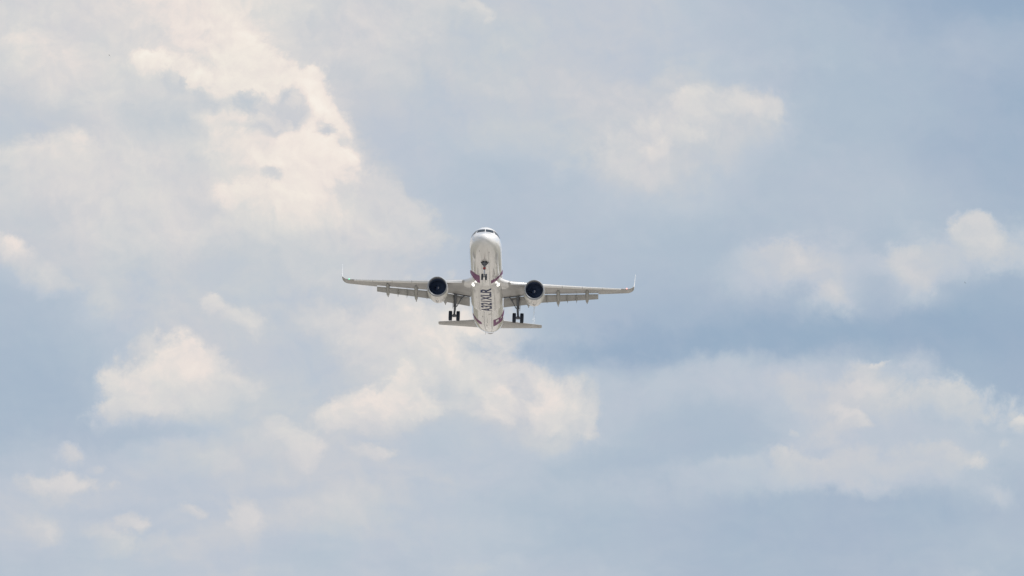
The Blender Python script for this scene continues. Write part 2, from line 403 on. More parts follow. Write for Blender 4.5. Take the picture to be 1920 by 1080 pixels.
M_SPIN = mat('spinner_white', (0.75, 0.75, 0.75), 0.4, var=0.05, vscale=(3, 3, 3))
M_TYRE = mat('tyre_rubber', (0.018, 0.026, 0.045), 0.8, var=0.2, vscale=(6, 6, 6))
M_RIM = mat('wheel_rim_metal', (0.10, 0.105, 0.12), 0.5, metal=0.3, var=0.1, vscale=(8, 8, 8))
M_STRUT = mat('gear_grey', (0.19, 0.20, 0.225), 0.45, metal=0.2, var=0.25, vscale=(5, 5, 5))
M_CHROME = mat('oleo_chrome', (0.75, 0.76, 0.78), 0.15, metal=1.0)
M_BAY = mat('bay_dark', (0.045, 0.045, 0.05), 0.8, var=0.3, vscale=(5, 5, 5))
M_GLASS = mat('windshield_glass', (0.015, 0.03, 0.05), 0.12, coat=0.0, ior=1.38, var=0.1, vscale=(2, 2, 2))
M_PURPLE = mat('purple_paint', (0.19, 0.045, 0.16), 0.45, coat=0.0, ior=1.4, var=0.15, vscale=(1.5, 0.6, 1.5))
M_NAVY = mat('navy_paint', (0.026, 0.04, 0.115), 0.5, coat=0.0, ior=1.35, var=0.15, vscale=(2, 2, 2))
M_TAIL = mat('tail_cone_metal', (0.30, 0.31, 0.34), 0.35, metal=0.5, var=0.2, vscale=(3, 1, 3))
M_RED = mat('red_placard', (0.35, 0.05, 0.04), 0.5, var=0.1, vscale=(5, 5, 5))
M_LAMP = mat('landing_lamp', (0.9, 0.9, 0.85), 0.2, emit=(1.0, 0.98, 0.92), estr=2.6)
M_NAVG = mat('green_nav_lamp', (0.1, 0.6, 0.3), 0.2, emit=(0.12, 1.0, 0.45), estr=1.6)
M_NAVR = mat('red_nav_lamp', (0.7, 0.2, 0.15), 0.2, emit=(1.0, 0.35, 0.28), estr=2.5)
M_HATCH = mat('hatch_seam_grey', (0.44, 0.43, 0.42), 0.5, var=0.3, vscale=(4, 4, 4))
M_HOLE = mat('exhaust_dark', (0.03, 0.028, 0.026), 0.7, var=0.2, vscale=(4, 4, 4))

# ------------------------------------------------------------------ airliner frame
# aircraft coordinates: x to the right of the picture, y aft from the nose, z up from the fuselage centre line
BASE = Vector((0.0, 22.0, -4.3))          # under the main wheels
yaw_r, pit = 0.0125, 0.2957
fw = math.sqrt(1 - yaw_r ** 2 - pit ** 2)
AFT = (V_R * yaw_r - V_U * pit + V_F * fw).normalized()
roll = R(2.0)
rx_, ux_ = math.cos(roll), -math.sin(roll)
wx_ = -(rx_ * yaw_r + (-ux_) * pit) / fw
SIDE = (V_R * rx_ + V_U * ux_ + V_F * wx_).normalized()
UPV = SIDE.cross(AFT).normalized()
ROT = Matrix((SIDE, AFT, UPV)).transposed()
DIST = 2000.0
NOSE = EYE + (V_F + V_R * ((909.0 - 960.0) / KPX) + V_U * ((540.0 - 438.0) / KPX)) * DIST

plane = bpy.data.objects.new('airliner', None)
COL.objects.link(plane)
plane.empty_display_size = 3
plane.matrix_world = Matrix.Translation(NOSE + ROT @ BASE) @ ROT.to_4x4()
plane['label'] = 'white twin-engine airliner climbing head-on with its landing gear down'
plane['category'] = 'airliner'
ROT_I = ROT.transposed()


def px_ray(px, py):
    d = (V_F + V_R * ((px - 960.0) / KPX) + V_U * ((540.0 - py) / KPX)).normalized()
    return ROT_I @ (EYE - NOSE), ROT_I @ d


def build(name, bm, mats, parent=plane, smooth=True, recalc=True):
    if recalc:
        bmesh.ops.recalc_face_normals(bm, faces=bm.faces)
    bmesh.ops.translate(bm, verts=bm.verts, vec=-BASE)
    me = bpy.data.meshes.new(name)
    bm.to_mesh(me)
    bm.free()
    for p in me.polygons:
        p.use_smooth = smooth
    for m in (mats if isinstance(mats, (list, tuple)) else [mats]):
        me.materials.append(m)
    if smooth and hasattr(me, 'set_sharp_from_angle'):
        me.set_sharp_from_angle(angle=R(38))
    o = bpy.data.objects.new(name, me)
    COL.objects.link(o)
    o.parent = parent
    return o


def loft(bm, rings, closed=True, cap0=True, cap1=True, mi=0):
    vs = [[bm.verts.new(p) for p in r] for r in rings]
    n = len(rings[0])
    for a, b in zip(vs, vs[1:]):
        for i in range(n if closed else n - 1):
            j = (i + 1) % n
            f = bm.faces.new((a[i], a[j], b[j], b[i]))
            f.material_index = mi
    if closed and cap0:
        bm.faces.new(vs[0]).material_index = mi
    if closed and cap1:
        bm.faces.new(vs[-1][::-1]).material_index = mi
    return vs


def frame(d):
    d = d.normalized()
    a = Vector((0, 0, 1)) if abs(d.z) < 0.9 else Vector((1, 0, 0))
    s = d.cross(a).normalized()
    return s, s.cross(d).normalized()


def tube(bm, pts, radii, n=14, mi=0):
    rings = []
    for i, p in enumerate(pts):
        d = (pts[min(i + 1, len(pts) - 1)] - pts[max(i - 1, 0)])
        s, t = frame(d)
        rings.append([p + (s * math.cos(2 * math.pi * k / n) + t * math.sin(2 * math.pi * k / n)) * radii[i] for k in range(n)])
    loft(bm, rings, mi=mi)


def box(bm, c, sx, sy, sz, rot=None, mi=0):
    q = bmesh.ops.create_cube(bm, size=1.0)
    M = Matrix.Translation(c) @ (rot.to_4x4() if rot else Matrix.Identity(4)) @ Matrix.Diagonal((sx, sy, sz, 1))
    bmesh.ops.transform(bm, matrix=M, verts=q['verts'])
    for f in {f for v in q['verts'] for f in v.link_faces}:
        f.material_index = mi


def lerp(tab, x):
    """smooth (Catmull-Rom, clamped tangents) interpolation of rows (x, a, b, ...)"""
    for i in range(len(tab) - 1):
        if x <= tab[i + 1][0] or i == len(tab) - 2:
            break
    a, b = tab[i], tab[i + 1]
    p = tab[i - 1] if i > 0 else a
    q = tab[i + 2] if i + 2 < len(tab) else b
    h = b[0] - a[0]
    t = max(0.0, min(1.0, (x - a[0]) / h))
    out = []
    for k in range(1, len(a)):
        m0 = (b[k] - p[k]) / (b[0] - p[0])
        m1 = (q[k] - a[k]) / (q[0] - a[0])
        s = (b[k] - a[k]) / h
        if s == 0 or m0 * s < 0:
            m0 = 0
        if s == 0 or m1 * s < 0:
            m1 = 0
        m0 = max(-3 * abs(s), min(3 * abs(s), m0))
        m1 = max(-3 * abs(s), min(3 * abs(s), m1))
        t2, t3 = t * t, t * t * t
        out.append((2 * t3 - 3 * t2 + 1) * a[k] + (t3 - 2 * t2 + t) * h * m0 + (-2 * t3 + 3 * t2) * b[k] + (t3 - t2) * h * m1)
    return out


# ------------------------------------------------------------------ fuselage
FUS = [  # y, half width, top, bottom, widest line
    (0.0, 0.015, -0.535, -0.565, -0.55), (0.01, 0.12, -0.44, -0.66, -0.55), (0.035, 0.225, -0.345, -0.755, -0.55), (0.08, 0.34, -0.24, -0.86, -0.55), (0.25, 0.60, -0.03, -1.09, -0.54), (0.55, 0.88, 0.18, -1.32, -0.52),
    (1.0, 1.15, 0.40, -1.52, -0.46), (1.5, 1.37, 0.61, -1.67, -0.38), (1.95, 1.51, 0.84, -1.77, -0.30), (2.5, 1.64, 1.31, -1.86, -0.22),
    (3.0, 1.73, 1.66, -1.92, -0.16), (3.6, 1.82, 1.93, -1.98, -0.09), (4.4, 1.90, 2.04, -2.03, -0.03), (5.4, 1.955, 2.07, -2.06, 0.0), (6.6, 1.975, 2.07, -2.07, 0.0),
    (30.0, 1.975, 2.07, -2.07, 0.0), (32.0, 1.95, 2.07, -1.93, 0.06), (34.0, 1.90, 2.06, -1.62, 0.16), (36.0, 1.80, 2.03, -1.18, 0.30), (38.0, 1.62, 1.97, -0.68, 0.50),
    (40.0, 1.36, 1.87, -0.14, 0.70), (42.0, 0.99, 1.70, 0.40, 0.92), (43.5, 0.62, 1.55, 0.80, 1.12), (44.5, 0.30, 1.42, 1.02, 1.18)]
NS = 64


def fus_ring(y, grow=0.0):
    w, zt, zb, zc = lerp(FUS, y)
    r = []
    for k in range(NS):
        a = 2 * math.pi * k / NS
        s, c = math.sin(a), math.cos(a)
        h = (zt - zc) if c >= 0 else (zc - zb)
        r.append(Vector(((w + grow) * s, y, zc + (h + grow) * c)))
    return r


ys = [0.0, .003, .01, .02, .035, .055, .08, .15, .25, .38, .55, .75, 1.0, 1.25, 1.5, 1.75, 1.95, 2.1, 2.25, 2.4, 2.55, 2.75, 3.0, 3.3, 3.6, 4.0, 4.4, 4.9, 5.4, 6.0, 6.6]
ys += [6.6 + 23.4 * i / 26 for i in range(1, 27)] + [30 + 12.2 * i / 24 for i in range(1, 25)]
bm = bmesh.new()
loft(bm, [fus_ring(y) for y in ys])
bmesh.ops.recalc_face_normals(bm, faces=bm.faces)
skin_bm = bm.copy()
fuselage = build('fuselage', bm, M_WHITE)

bm = bmesh.new()
loft(bm, [fus_ring(42.2 + 2.3 * i / 10) for i in range(11)], cap0=False, cap1=False)
tail_cone = build('tail_cone', bm, M_TAIL)
bm = bmesh.new()
e_r = fus_ring(44.42, -0.03)
loft(bm, [e_r, [p + Vector((0, -0.5, 0)) for p in e_r]], cap0=False)
build('exhaust', bm, M_HOLE, tail_cone)

# belly fairing
FAIR = [(14.3, 0.9, -2.00), (14.9, 1.35, -2.16), (15.6, 1.68, -2.30), (16.6, 1.92, -2.40), (18.0, 2.0, -2.44), (22.6, 2.0, -2.44), (23.5, 1.98, -2.41), (24.3, 1.90, -2.28), (25.0, 1.78, -2.02)]


def fair_ring(y):
    w, zb = lerp(FAIR, y)
    r = []
    zt = -0.9
    for k in range(41):
        a = math.pi * (k / 40.0) - math.pi / 2
        s, c = math.sin(a), math.cos(a)
        ex = 2.0 / 2.7
        r.append(Vector((w * math.copysign(abs(s) ** ex, s), y, zt + (zb - zt) * (abs(c) ** ex))))
    return r


bm = bmesh.new()
loft(bm, [fair_ring(14.3 + 10.7 * i / 44) for i in range(45)])
bmesh.ops.recalc_face_normals(bm, faces=bm.faces)
tmp = bpy.data.meshes.new('tmp')
bm.to_mesh(tmp)
skin_bm.from_mesh(tmp)
bpy.data.meshes.remove(tmp)
fairing = build('belly_fairing', bm, M_FAIR)
SKIN = BVHTree.FromBMesh(skin_bm)


# ------------------------------------------------------------------ markings laid on the skin
def stick(p, d, off=0.012):
    h, n, i, dist = SKIN.ray_cast(p, d)
    if h is None:
        return None
    if n.dot(d) > 0:
        n = -n
    return h + n * off


def decal(name, polys, mats, parent, caster, cuts=5, mi=None):
    """polys: flat outlines; caster(pt) puts a flat point on the skin"""
    bm = bmesh.new()
    for q, poly in enumerate(polys):
        b2 = bmesh.new()
        f = b2.faces.new([b2.verts.new((x, y, 0)) for x, y in poly])
        bmesh.ops.triangulate(b2, faces=[f])
        bmesh.ops.subdivide_edges(b2, edges=b2.edges, cuts=cuts, use_grid_fill=True)
        bad = []
        for v in b2.verts:
            h = caster(v.co.x, v.co.y)
            if h is None:
                bad.append(v)
            else:
                v.co = h
        bmesh.ops.delete(b2, geom=bad, context='VERTS')
        if mi:
            for f in b2.faces:
                f.material_index = mi[q]
        me = bpy.data.meshes.new('tmp')
        b2.to_mesh(me)
        b2.free()
        bm.from_mesh(me)
        bpy.data.meshes.remove(me)
    return build(name, bm, mats, parent, recalc=False)


def by_px(off=0.012):
    def c(x, y):
        for k in range(30):
            o, d = px_ray(x + (912 - x) * k * 0.004, y)
            h = stick(o, d, off)
            if h is not None and h.y < 46:
                return h
        return None
    return c


def from_front(x, z):
    return stick(Vector((x, -5, z)), Vector((0, 1, 0)), 0.015)


def from_side(sgn):
    return lambda y, z: stick(Vector((sgn * 6, y, z)), Vector((-sgn, 0, 0)), 0.015)


def from_below(off=0.012):
    return lambda x, y: stick(Vector((x, y, -9)), Vector((0, 0, 1)), off)


for s in (-1, 1):
    wp = decal('cockpit_window', [[(s * 0.04, .86), (s * 0.04, 1.33), (s * .88, 1.30), (s * 1.02, .76), (s * 0.5, .80)]], M_GLASS, fuselage, from_front)
    decal('cockpit_window', [[(2.34, .68), (2.74, 1.24), (3.14, 1.22), (3.12, .52)]], M_GLASS, fuselage, from_side(s))
    decal('cockpit_window', [[(3.17, .51), (3.19, 1.20), (3.66, .98), (3.74, .48)]], M_GLASS, fuselage, from_side(s))

PXC = by_px()
decal('purple_band', [[(881.5, 506.5), (885, 508), (892, 513.5), (899.6, 517.4), (900, 531.2), (893, 527.5), (887, 520), (881.8, 512)]], M_PURPLE, fuselage, PXC, cuts=9)
decal('purple_band', [[(942.6, 505.5), (942.4, 513.5), (936, 520), (930, 526.5), (920.5, 532), (920.8, 526), (929, 522.5), (937, 515.5)]], M_PURPLE, fuselage, PXC, cuts=9)
decal('purple_band', [[(886.4, 586), (888, 589.5), (893, 596.5), (898, 600.8), (903, 604.5), (903.6, 608), (899, 606.8), (894, 602), (889, 595), (886.6, 589.5)]], M_PURPLE, fuselage, PXC, cuts=7)
decal('purple_band', [[(925, 600), (930, 598.6), (930, 610), (925, 612)], [(930, 604.5), (935, 602), (935, 606.6), (930, 610)], [(930, 598.6), (935, 596), (935, 598), (930, 600.6)],
                      [(935, 596), (938, 594), (938, 604.4), (935, 606.6)], [(938, 598), (941, 595.2), (941.5, 600.8), (938, 604.4)], [(938, 594), (941, 589.6), (941, 592), (938, 595.5)],
                      [(941, 589.6), (942.2, 587.5), (943.2, 594), (942, 600), (941.5, 600.8)], [(942.2, 587.5), (945.3, 579.5), (944.9, 587), (943.2, 594)]], M_PURPLE, fuselage, PXC, cuts=4)

# big lettering along the belly
fc = bpy.data.curves.new('txt', 'FONT')
fc.body = 'A321XLR'
fc.offset = 0.024
fc.space_character = 1.02
fo = bpy.data.objects.new('txt', fc)
COL.objects.link(fo)
bpy.context.view_layer.update()
dg = bpy.context.evaluated_depsgraph_get()
tm = bpy.data.meshes.new_from_object(fo.evaluated_get(dg))
bpy.data.objects.remove(fo)
bm = bmesh.new()
bm.from_mesh(tm)
bpy.data.meshes.remove(tm)
bmesh.ops.triangulate(bm, faces=bm.faces)
bmesh.ops.subdivide_edges(bm, edges=bm.edges, cuts=2, use_grid_fill=True)
x0, x1 = min(v.co.x for v in bm.verts), max(v.co.x for v in bm.verts)
y0, y1 = min(v.co.y for v in bm.verts), max(v.co.y for v in bm.verts)
TB = from_below(0.014)
for v in bm.verts:
    tx, ty = (v.co.x - x0) / (x1 - x0), (v.co.y - y0) / (y1 - y0)
    h = TB(0.67 - 1.34 * ty, 23.95 - 8.85 * tx)
    v.co = h if h else Vector((0, 20, 0))
build('lettering', bm, M_NAVY, fairing, recalc=False)

# landing lamps in the fairing shoulders
for px in (888.2, 933.2):
    o_, d_ = px_ray(px, 533.6)
    h = stick(o_, d_, 0.0)
    bm = bmesh.new()
    n_ = -d_
    s_, t_ = frame(n_)
    rings = []
    for rr, dd in ((0.195, -0.10), (0.19, 0.015), (0.15, 0.05), (0.05, 0.065)):
        rings.append([h + n_ * dd + (s_ * math.cos(2 * math.pi * k / 16) * 1.15 + t_ * math.sin(2 * math.pi * k / 16)) * rr for k in range(16)])
    loft(bm, rings)
    build('landing_light', bm, M_LAMP, fairing)


# ------------------------------------------------------------------ wings
def airfoil(t, trunc=1.0, camber=0.022, n=16):
    up, lo = [], []
    for i in range(n + 1):
        x = trunc * (1 - math.cos(math.pi * i / n)) / 2
        yt = 5 * t * (0.2969 * math.sqrt(x) - 0.126 * x - 0.3516 * x * x + 0.2843 * x ** 3 - 0.1021 * x ** 4) + 0.0012 * x
        yc = camber * (math.sin(math.pi * x ** 1.25))
        up.append((x, yc + yt))
        lo.append((x, yc - yt))
    return up[::-1] + lo[1:]


def wing_geo(x):
    """leading edge y, full chord, z of leading edge, incidence (deg), thickness"""
    le = 15.9 + 0.52 * (x - 2.0)
    te = 22.3 if x <= 6.4 else 22.3 + (25.35 - 22.3) * (x - 6.4) / (17.0 - 6.4)
    z = -1.05 + 0.118 * (x - 2) + 0.0012 * (x - 2) ** 2
    f = max(0.0, min(1.0, (x - 2) / 15.0))
    return le, te - le, z, 4.2 - 3.4 * f, 0.145 - 0.04 * min(1.0, f * 1.6)


def wing_pt(x, fx, fz=0.0):
    le, c, z, inc, t = wing_geo(x)
    a = R(inc)
    return Vector((x, le + c * (fx * math.cos(a) + fz * math.sin(a)), z + c * (-fx * math.sin(a) + fz * math.cos(a))))


def sect(s, x, le, c, z, inc, t, trunc=1.0, lean=0.0, camber=0.022, n=16):
    a = R(inc)
    out = []
    for fx, fz in airfoil(t, trunc, camber, n):
        yy = c * (fx * math.cos(a) + fz * math.sin(a))
        zz = c * (-fx * math.sin(a) + fz * math.cos(a))
        out.append(Vector((s * (x - math.sin(lean) * zz), le + yy, z + math.cos(lean) * zz)))
    return out


def lower_z(x, fx):
    le, c, z, inc, t = wing_geo(x)
    xs = fx
    yt = 5 * t * (0.2969 * math.sqrt(xs) - 0.126 * xs - 0.3516 * xs * xs + 0.2843 * xs ** 3 - 0.1021 * xs ** 4)
    return wing_pt(x, fx, 0.022 * math.sin(math.pi * xs ** 1.25) - yt)


FLAP_END = 13.45
for s in (-1, 1):
    bm = bmesh.new()
    rings = []
    xs = [1.2, 2.0, 3.0, 4.2, 5.3, 6.4, 8.0, 9.5, 11.0, 12.4, FLAP_END, FLAP_END + 0.03, 14.5, 15.7, 16.9]
    for x in xs:
        le, c, z, inc, t = wing_geo(x)
        rings.append(sect(s, x, le, c, z, inc, t, trunc=0.80 if x <= FLAP_END else 1.0))
    # turned-up grey tip
    le, c, z, inc, t = wing_geo(16.9)
    for q in range(1, 5):
        a = R(56) * q / 4
        rad = 0.95
        xx, zz = 16.9 + rad * math.sin(a), z + 0.115 * rad * math.sin(a) + rad * (1 - math.cos(a))
        rings.append(sect(s, xx, le + 0.62 * rad * a, c - 0.30 * rad * a, zz, inc, t, lean=a))
    loft(bm, rings)
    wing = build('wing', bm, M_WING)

    # sharklet
    bm = bmesh.new()
    rings = []
    a0 = R(56)
    xb, zb = 16.9 + 0.95 * math.sin(a0), z + 0.115 * .95 * math.sin(a0) + .95 * (1 - math.cos(a0))
    leb, cb = le + 0.62 * .95 * a0, c - 0.30 * .95 * a0
    px_, pz_ = xb, zb
    for q in range(0, 9):
        a = min(R(87), a0 + R(31) * q / 2)
        if q:
            st = 0.16 if q < 3 else 0.29
            px_ += st * math.cos(a)
            pz_ += st * math.sin(a)
        d = pz_ - zb
        rings.append(sect(s, px_, leb + 0.68 * d, max(0.42, cb - 0.40 * d), pz_, 0, 0.085 if q else 0.1, lean=a, camber=0.0, n=10))
    loft(bm, rings)
    build('sharklet', bm, M_SLAT, wing)

    # root fillet
    bm = bmesh.new()
    rings = []
    for x, dl, k in ((1.35, -1.35, 1.05), (1.7, -0.85, 1.04), (2.0, -0.45, 1.03), (2.3, -0.17, 1.02), (2.6, -0.02, 1.0), (2.75, 0.05, 0.97)):
        le_, c_, z_, inc_, t_ = wing_geo(x)
        c2 = c_ - dl - 1.5
        rings.append(sect(s, x, le_ + dl, c2, z_ + 0.02 - dl * 0.04, inc_, t_ * k * c_ / c2))
    loft(bm, rings)
    build('root_fillet', bm, M_FAIR, wing)

    # slats: drooped nose pieces along the leading edge
    for xa, xb_ in ((2.95, 5.05), (6.75, 9.1), (9.16, 11.5), (11.56, 13.9), (13.96, 16.2)):
        bm = bmesh.new()
        rings = []
        for i in range(5):
            x = xa + (xb_ - xa) * i / 4
            le_, c_, z_, inc_, t_ = wing_geo(x)
            ring = []
            fr = 0.17 if x > 6 else 0.11
            up, lo = [], []
            for j in range(9):
                f = fr * (j / 8.0) ** 1.6
                yt = 5 * t_ * 1.06 * (0.2969 * math.sqrt(f) - 0.126 * f - 0.3516 * f * f)
                up.append((f, 0.022 * math.sin(math.pi * f ** 1.25) + yt))
            for j in range(1, 5):
                f = 0.035 * (j / 4.0) ** 1.6
                yt = 5 * t_ * 1.06 * (0.2969 * math.sqrt(f) - 0.126 * f)
                lo.append((f, 0.022 * math.sin(math.pi * f ** 1.25) - yt))
            inner = [(0.045, 0.0), (0.085 * fr / 0.13, 0.030 * t_ / .11)]
            a = R(inc_ + 28)
            for fx, fz in up[::-1] + lo + inner:
                ring.append(Vector((s * x, le_ - 0.20 - 0.03 * c_ + c_ * (fx * math.cos(a) + fz * math.sin(a)), z_ - 0.10 + c_ * (-fx * math.sin(a) + fz * math.cos(a)))))
            rings.append(ring)
        loft(bm, rings)
        build('slat', bm, M_SLAT, wing)

    # flaps
    for xa, xb_, ca, cb_ in ((2.05, 6.25, 1.85, 1.72), (6.45, FLAP_END, 1.60, 1.02)):
        bm = bmesh.new()
        rings = []
        for i in range(7):
            x = xa + (xb_ - xa) * i / 6
            p = wing_pt(x, 0.80)
            c_ = ca + (cb_ - ca) * i / 6
            rings.append(sect(s, x, p.y + 0.02, c_, p.z - 0.16, 19.0, 0.14, camber=0.03, n=10))
        loft(bm, rings)
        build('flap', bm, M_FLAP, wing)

    # flap track fairings
    for x, y_a, y_b, zt, hw in ((5.05, 20.4, 24.35, -1.55, .24), (8.62, 20.6, 25.1, -1.05, .25), (12.1, 21.9, 25.95, -0.33, .24)):
        bm = bmesh.new()
        rings = []
        n = 11
        pm = lower_z(x, 0.66)
        pa = lower_z(x, max(0.3, (y_a - wing_geo(x)[0]) / wing_geo(x)[1]))
        for i in range(n):
            f = i / (n - 1)
            y = y_a + (y_b - y_a) * f
            if f < 0.45:
                zc = pa.z + (pm.z - 0.12 - pa.z) * (f / 0.45)
            else:
                zc = pm.z - 0.12 + (zt - pm.z + 0.12) * ((f - 0.45) / 0.55)
            w = max(0.015, hw * math.sin(math.pi * min(1, f * 0.86 + 0.07)) ** 0.6) * (1 if f < .9 else .55)
            h = w * 1.7
            rings.append([Vector((s * x + w * math.cos(2 * math.pi * k / 14), y, zc + h * math.sin(2 * math.pi * k / 14))) for k in range(14)])
        loft(bm, rings)
        build('flap_track_fairing', bm, M_FLAP, wing)
    for x in (9.75, 10.85, 7.3):
        p = wing_pt(x, 0.80)
        bm = bmesh.new()
        rings = []
        for f, w, h in ((0, .03, .05), (.2, .06, .14), (.7, .055, .16), (1.0, .015, .05)):
            y = p.y - 0.35 + 1.75 * f
            zc = p.z - 0.25 - 0.55 * f
            rings.append([Vector((s * x + w * math.cos(2 * math.pi * k / 8), y, zc + h * math.sin(2 * math.pi * k / 8))) for k in range(8)])
        loft(bm, rings)
        build('flap_hinge', bm, M_FLAP, wing)

    # main gear bay under the wing: dark plate painted as its shaded opening
    bm = bmesh.new()
    ring = []
    for x, f in ((2.05, .74), (2.05, .795), (3.0, .795), (4.0, .79), (4.0, .735), (3.0, .75)):
        p = lower_z(x, f)
        ring.append(Vector((s * x, p.y, p.z - 0.012)))
    loft(bm, [ring, [p + Vector((0, 0, -0.03)) for p in ring]])
    build('gear_bay_shade', bm, M_BAY, wing, smooth=False)

    # navigation lamp in the tip
    le_, c_, z_, inc_, t_ = wing_geo(16.95)
    bm = bmesh.new()
    bmesh.ops.create_uvsphere(bm, u_segments=12, v_segments=8, radius=0.085)
    bmesh.ops.translate(bm, verts=bm.verts, vec=(s * 16.85, le_ + 0.02, z_ + 0.03))
    build('navigation_light', bm, M_NAVG if s < 0 else M_NAVR, wing)

    # ------------------------------------------------------------ engine
    EX, EY, EZ = 5.86 * s, 15.15, -2.10
    TOE = -0.015 * s

    def rev(prof, n=48, scarf=True):
        rings = []
        for dy, r in prof:
            ring = []
            for k in range(n):
                a = 2 * math.pi * k / n
                x, zz = r * math.sin(a), r * math.cos(a)
                sh = -0.17 * zz * max(0.0, 1 - dy / 1.8) if scarf else 0.0
                flat = 1.0
                ring.append(Vector((EX + x + TOE * dy, EY + dy + sh, EZ + zz * flat - 0.02 * dy)))
            rings.append(ring)
        return rings

    bm = bmesh.new()
    loft(bm, rev([(.28, 1.225), (.55, 1.252), (.95, 1.27), (1.5, 1.275), (2.1, 1.245), (2.7, 1.17), (3.2, 1.075), (3.75, 0.95), (3.75, .90), (3.3, .93)]), cap0=False, cap1=False)
    engine = build('engine', bm, M_FAIR)
    bm = bmesh.new()
    loft(bm, rev([(.28, 1.225), (.14, 1.20), (.05, 1.165), (.0, 1.115), (.03, 1.075), (.12, 1.045), (.3, 1.03), (.42, 1.03)]), cap0=False, cap1=False)
    build('intake_lip', bm, M_LIP, engine)
    bm = bmesh.new()
    loft(bm, rev([(.42, 1.03), (.8, 1.04), (1.45, 1.06)]), cap0=False, cap1=True)
    build('intake_duct', bm, M_DUCT, engine)
    bm = bmesh.new()
    NB = 20
    yf = EY + 1.15
    for k in range(NB):
        a0_ = 2 * math.pi * k / NB
        rows = []
        for i in range(6):
            r = 0.28 + (1.03 - 0.28) * i / 5
            tw = R(30 + 32 * i / 5)
            ch = 0.17 + 0.10 * math.sin(math.pi * i / 5)
            swp = 0.16 * (i / 5) ** 2
            row = []
            for q in (-1, 0, 1):
                off = q * ch
                da = (off * math.sin(tw) + swp * 0.3) / r
                row.append(Vector((EX + TOE + r * math.sin(a0_ + da), yf + off * math.cos(tw) + swp + (0.02 if q == 0 else 0), EZ + r * math.cos(a0_ + da))))
            rows.append(row)
        vs = [[bm.verts.new(p) for p in row] for row in rows]
        for u in range(5):
            for w in range(2):
                bm.faces.new((vs[u][w], vs[u][w + 1], vs[u + 1][w + 1], vs[u + 1][w]))
    build('fan', bm, M_FAN, engine, recalc=False)
    bm = bmesh.new()
    loft(bm, [[Vector((EX + TOE + r * math.sin(2 * math.pi * k / 24), yf + dy, EZ + r * math.cos(2 * math.pi * k / 24))) for k in range(24)]
              for dy, r in ((-.55, .01), (-.5, .06), (-.3, .17), (-.05, .27), (.15, .31))])
    spinner = build('spinner', bm, M_FAN, engine)
    bm = bmesh.new()
    prev = None
    for i in range(15):
        f = i / 14
        a = 0.6 + 2.6 * f
        dy = -.50 + .20 * f
        r = 0.05 + (0.15 - 0.05) * f
        w = 0.035 * math.sin(math.pi * min(1, f + .12)) + 0.012
        pr = []
        for e in (-1, 1):
            rr = r + e * w * 0.9
            pr.append(bm.verts.new((EX + TOE + rr * math.sin(a), yf + dy - 0.06 + e * w * 1.2, EZ + rr * math.cos(a))))
        if prev:
            bm.faces.new((prev[0], prev[1], pr[1], pr[0]))
        prev = pr
    build('swirl_mark', bm, M_SPIN, spinner, recalc=False)
    bm = bmesh.new()
    loft(bm, rev([(2.9, .72), (3.7, .66), (4.5, .50), (4.5, .46), (4.2, .47)], scarf=False), cap0=False, cap1=True)
    build('core_nozzle', bm, M_TAIL, engine)
    bm = bmesh.new()
    loft(bm, rev([(4.1, .34), (4.6, .28), (5.2, .05)], scarf=False))
    build('exhaust_plug', bm, M_TAIL, engine)
    # pylon
    bm = bmesh.new()
    rings = []
    for y, w, zt, zb_ in ((16.3, .10, EZ + 1.32, EZ + 1.15), (17.2, .22, EZ + 1.48, EZ + 1.0), (18.6, .24, -.70, EZ + .7), (20.0, .22, -.85, EZ + .55), (21.2, .12, -1.0, -1.45), (22.0, .03, -1.2, -1.35)):
        rings.append([Vector((EX + TOE * 2 + e * w, y, z_q)) for e, z_q in ((-1, zb_), (-1.0, (zt + zb_) / 2), (-.8, zt), (.8, zt), (1, (zt + zb_) / 2), (1, zb_))])
    loft(bm, rings)
    build('pylon', bm, M_WING, engine)
    # strake and small drains under the cowl
    bm = bmesh.new()
    for ang in (-0.62,):
        aa = ang * s
        pts = []
        for dy, r in ((1.0, 1.26), (2.1, 1.24), (2.2, 1.45), (1.7, 1.47)):
            pts.append(Vector((EX + r * math.sin(aa + math.pi * 0) * 1.0, EY + dy, EZ + r * math.cos(aa))))
        off = Vector((math.cos(aa), 0, -math.sin(aa))) * 0.02
        loft(bm, [[p - off for p in pts], [p + off for p in pts]])
    build('strake', bm, M_FAIR, engine, smooth=False)
    for dx, dy, wx, wy, mm_ in ((0.0, 1.15, .05, .22, M_RED), (-.10, 1.9, .07, .35, M_BAY), (.12, 2.0, .07, .3, M_BAY), (0.0, 2.45, .06, .4, M_BAY), (.09, 2.75, .05, .25, M_BAY), (-.07, 2.8, .04, .2, M_BAY)):
        prof_r = 1.272 if dy < 2.0 else (1.25 if dy < 2.3 else (1.205 if dy < 2.6 else 1.155))
        bm = bmesh.new()
        box(bm, Vector((EX + dx, EY + dy, EZ - prof_r + 0.01 - 0.02 * dy)), wx, wy, 0.05)
        build('drain_panel', bm, mm_, engine, smooth=False)

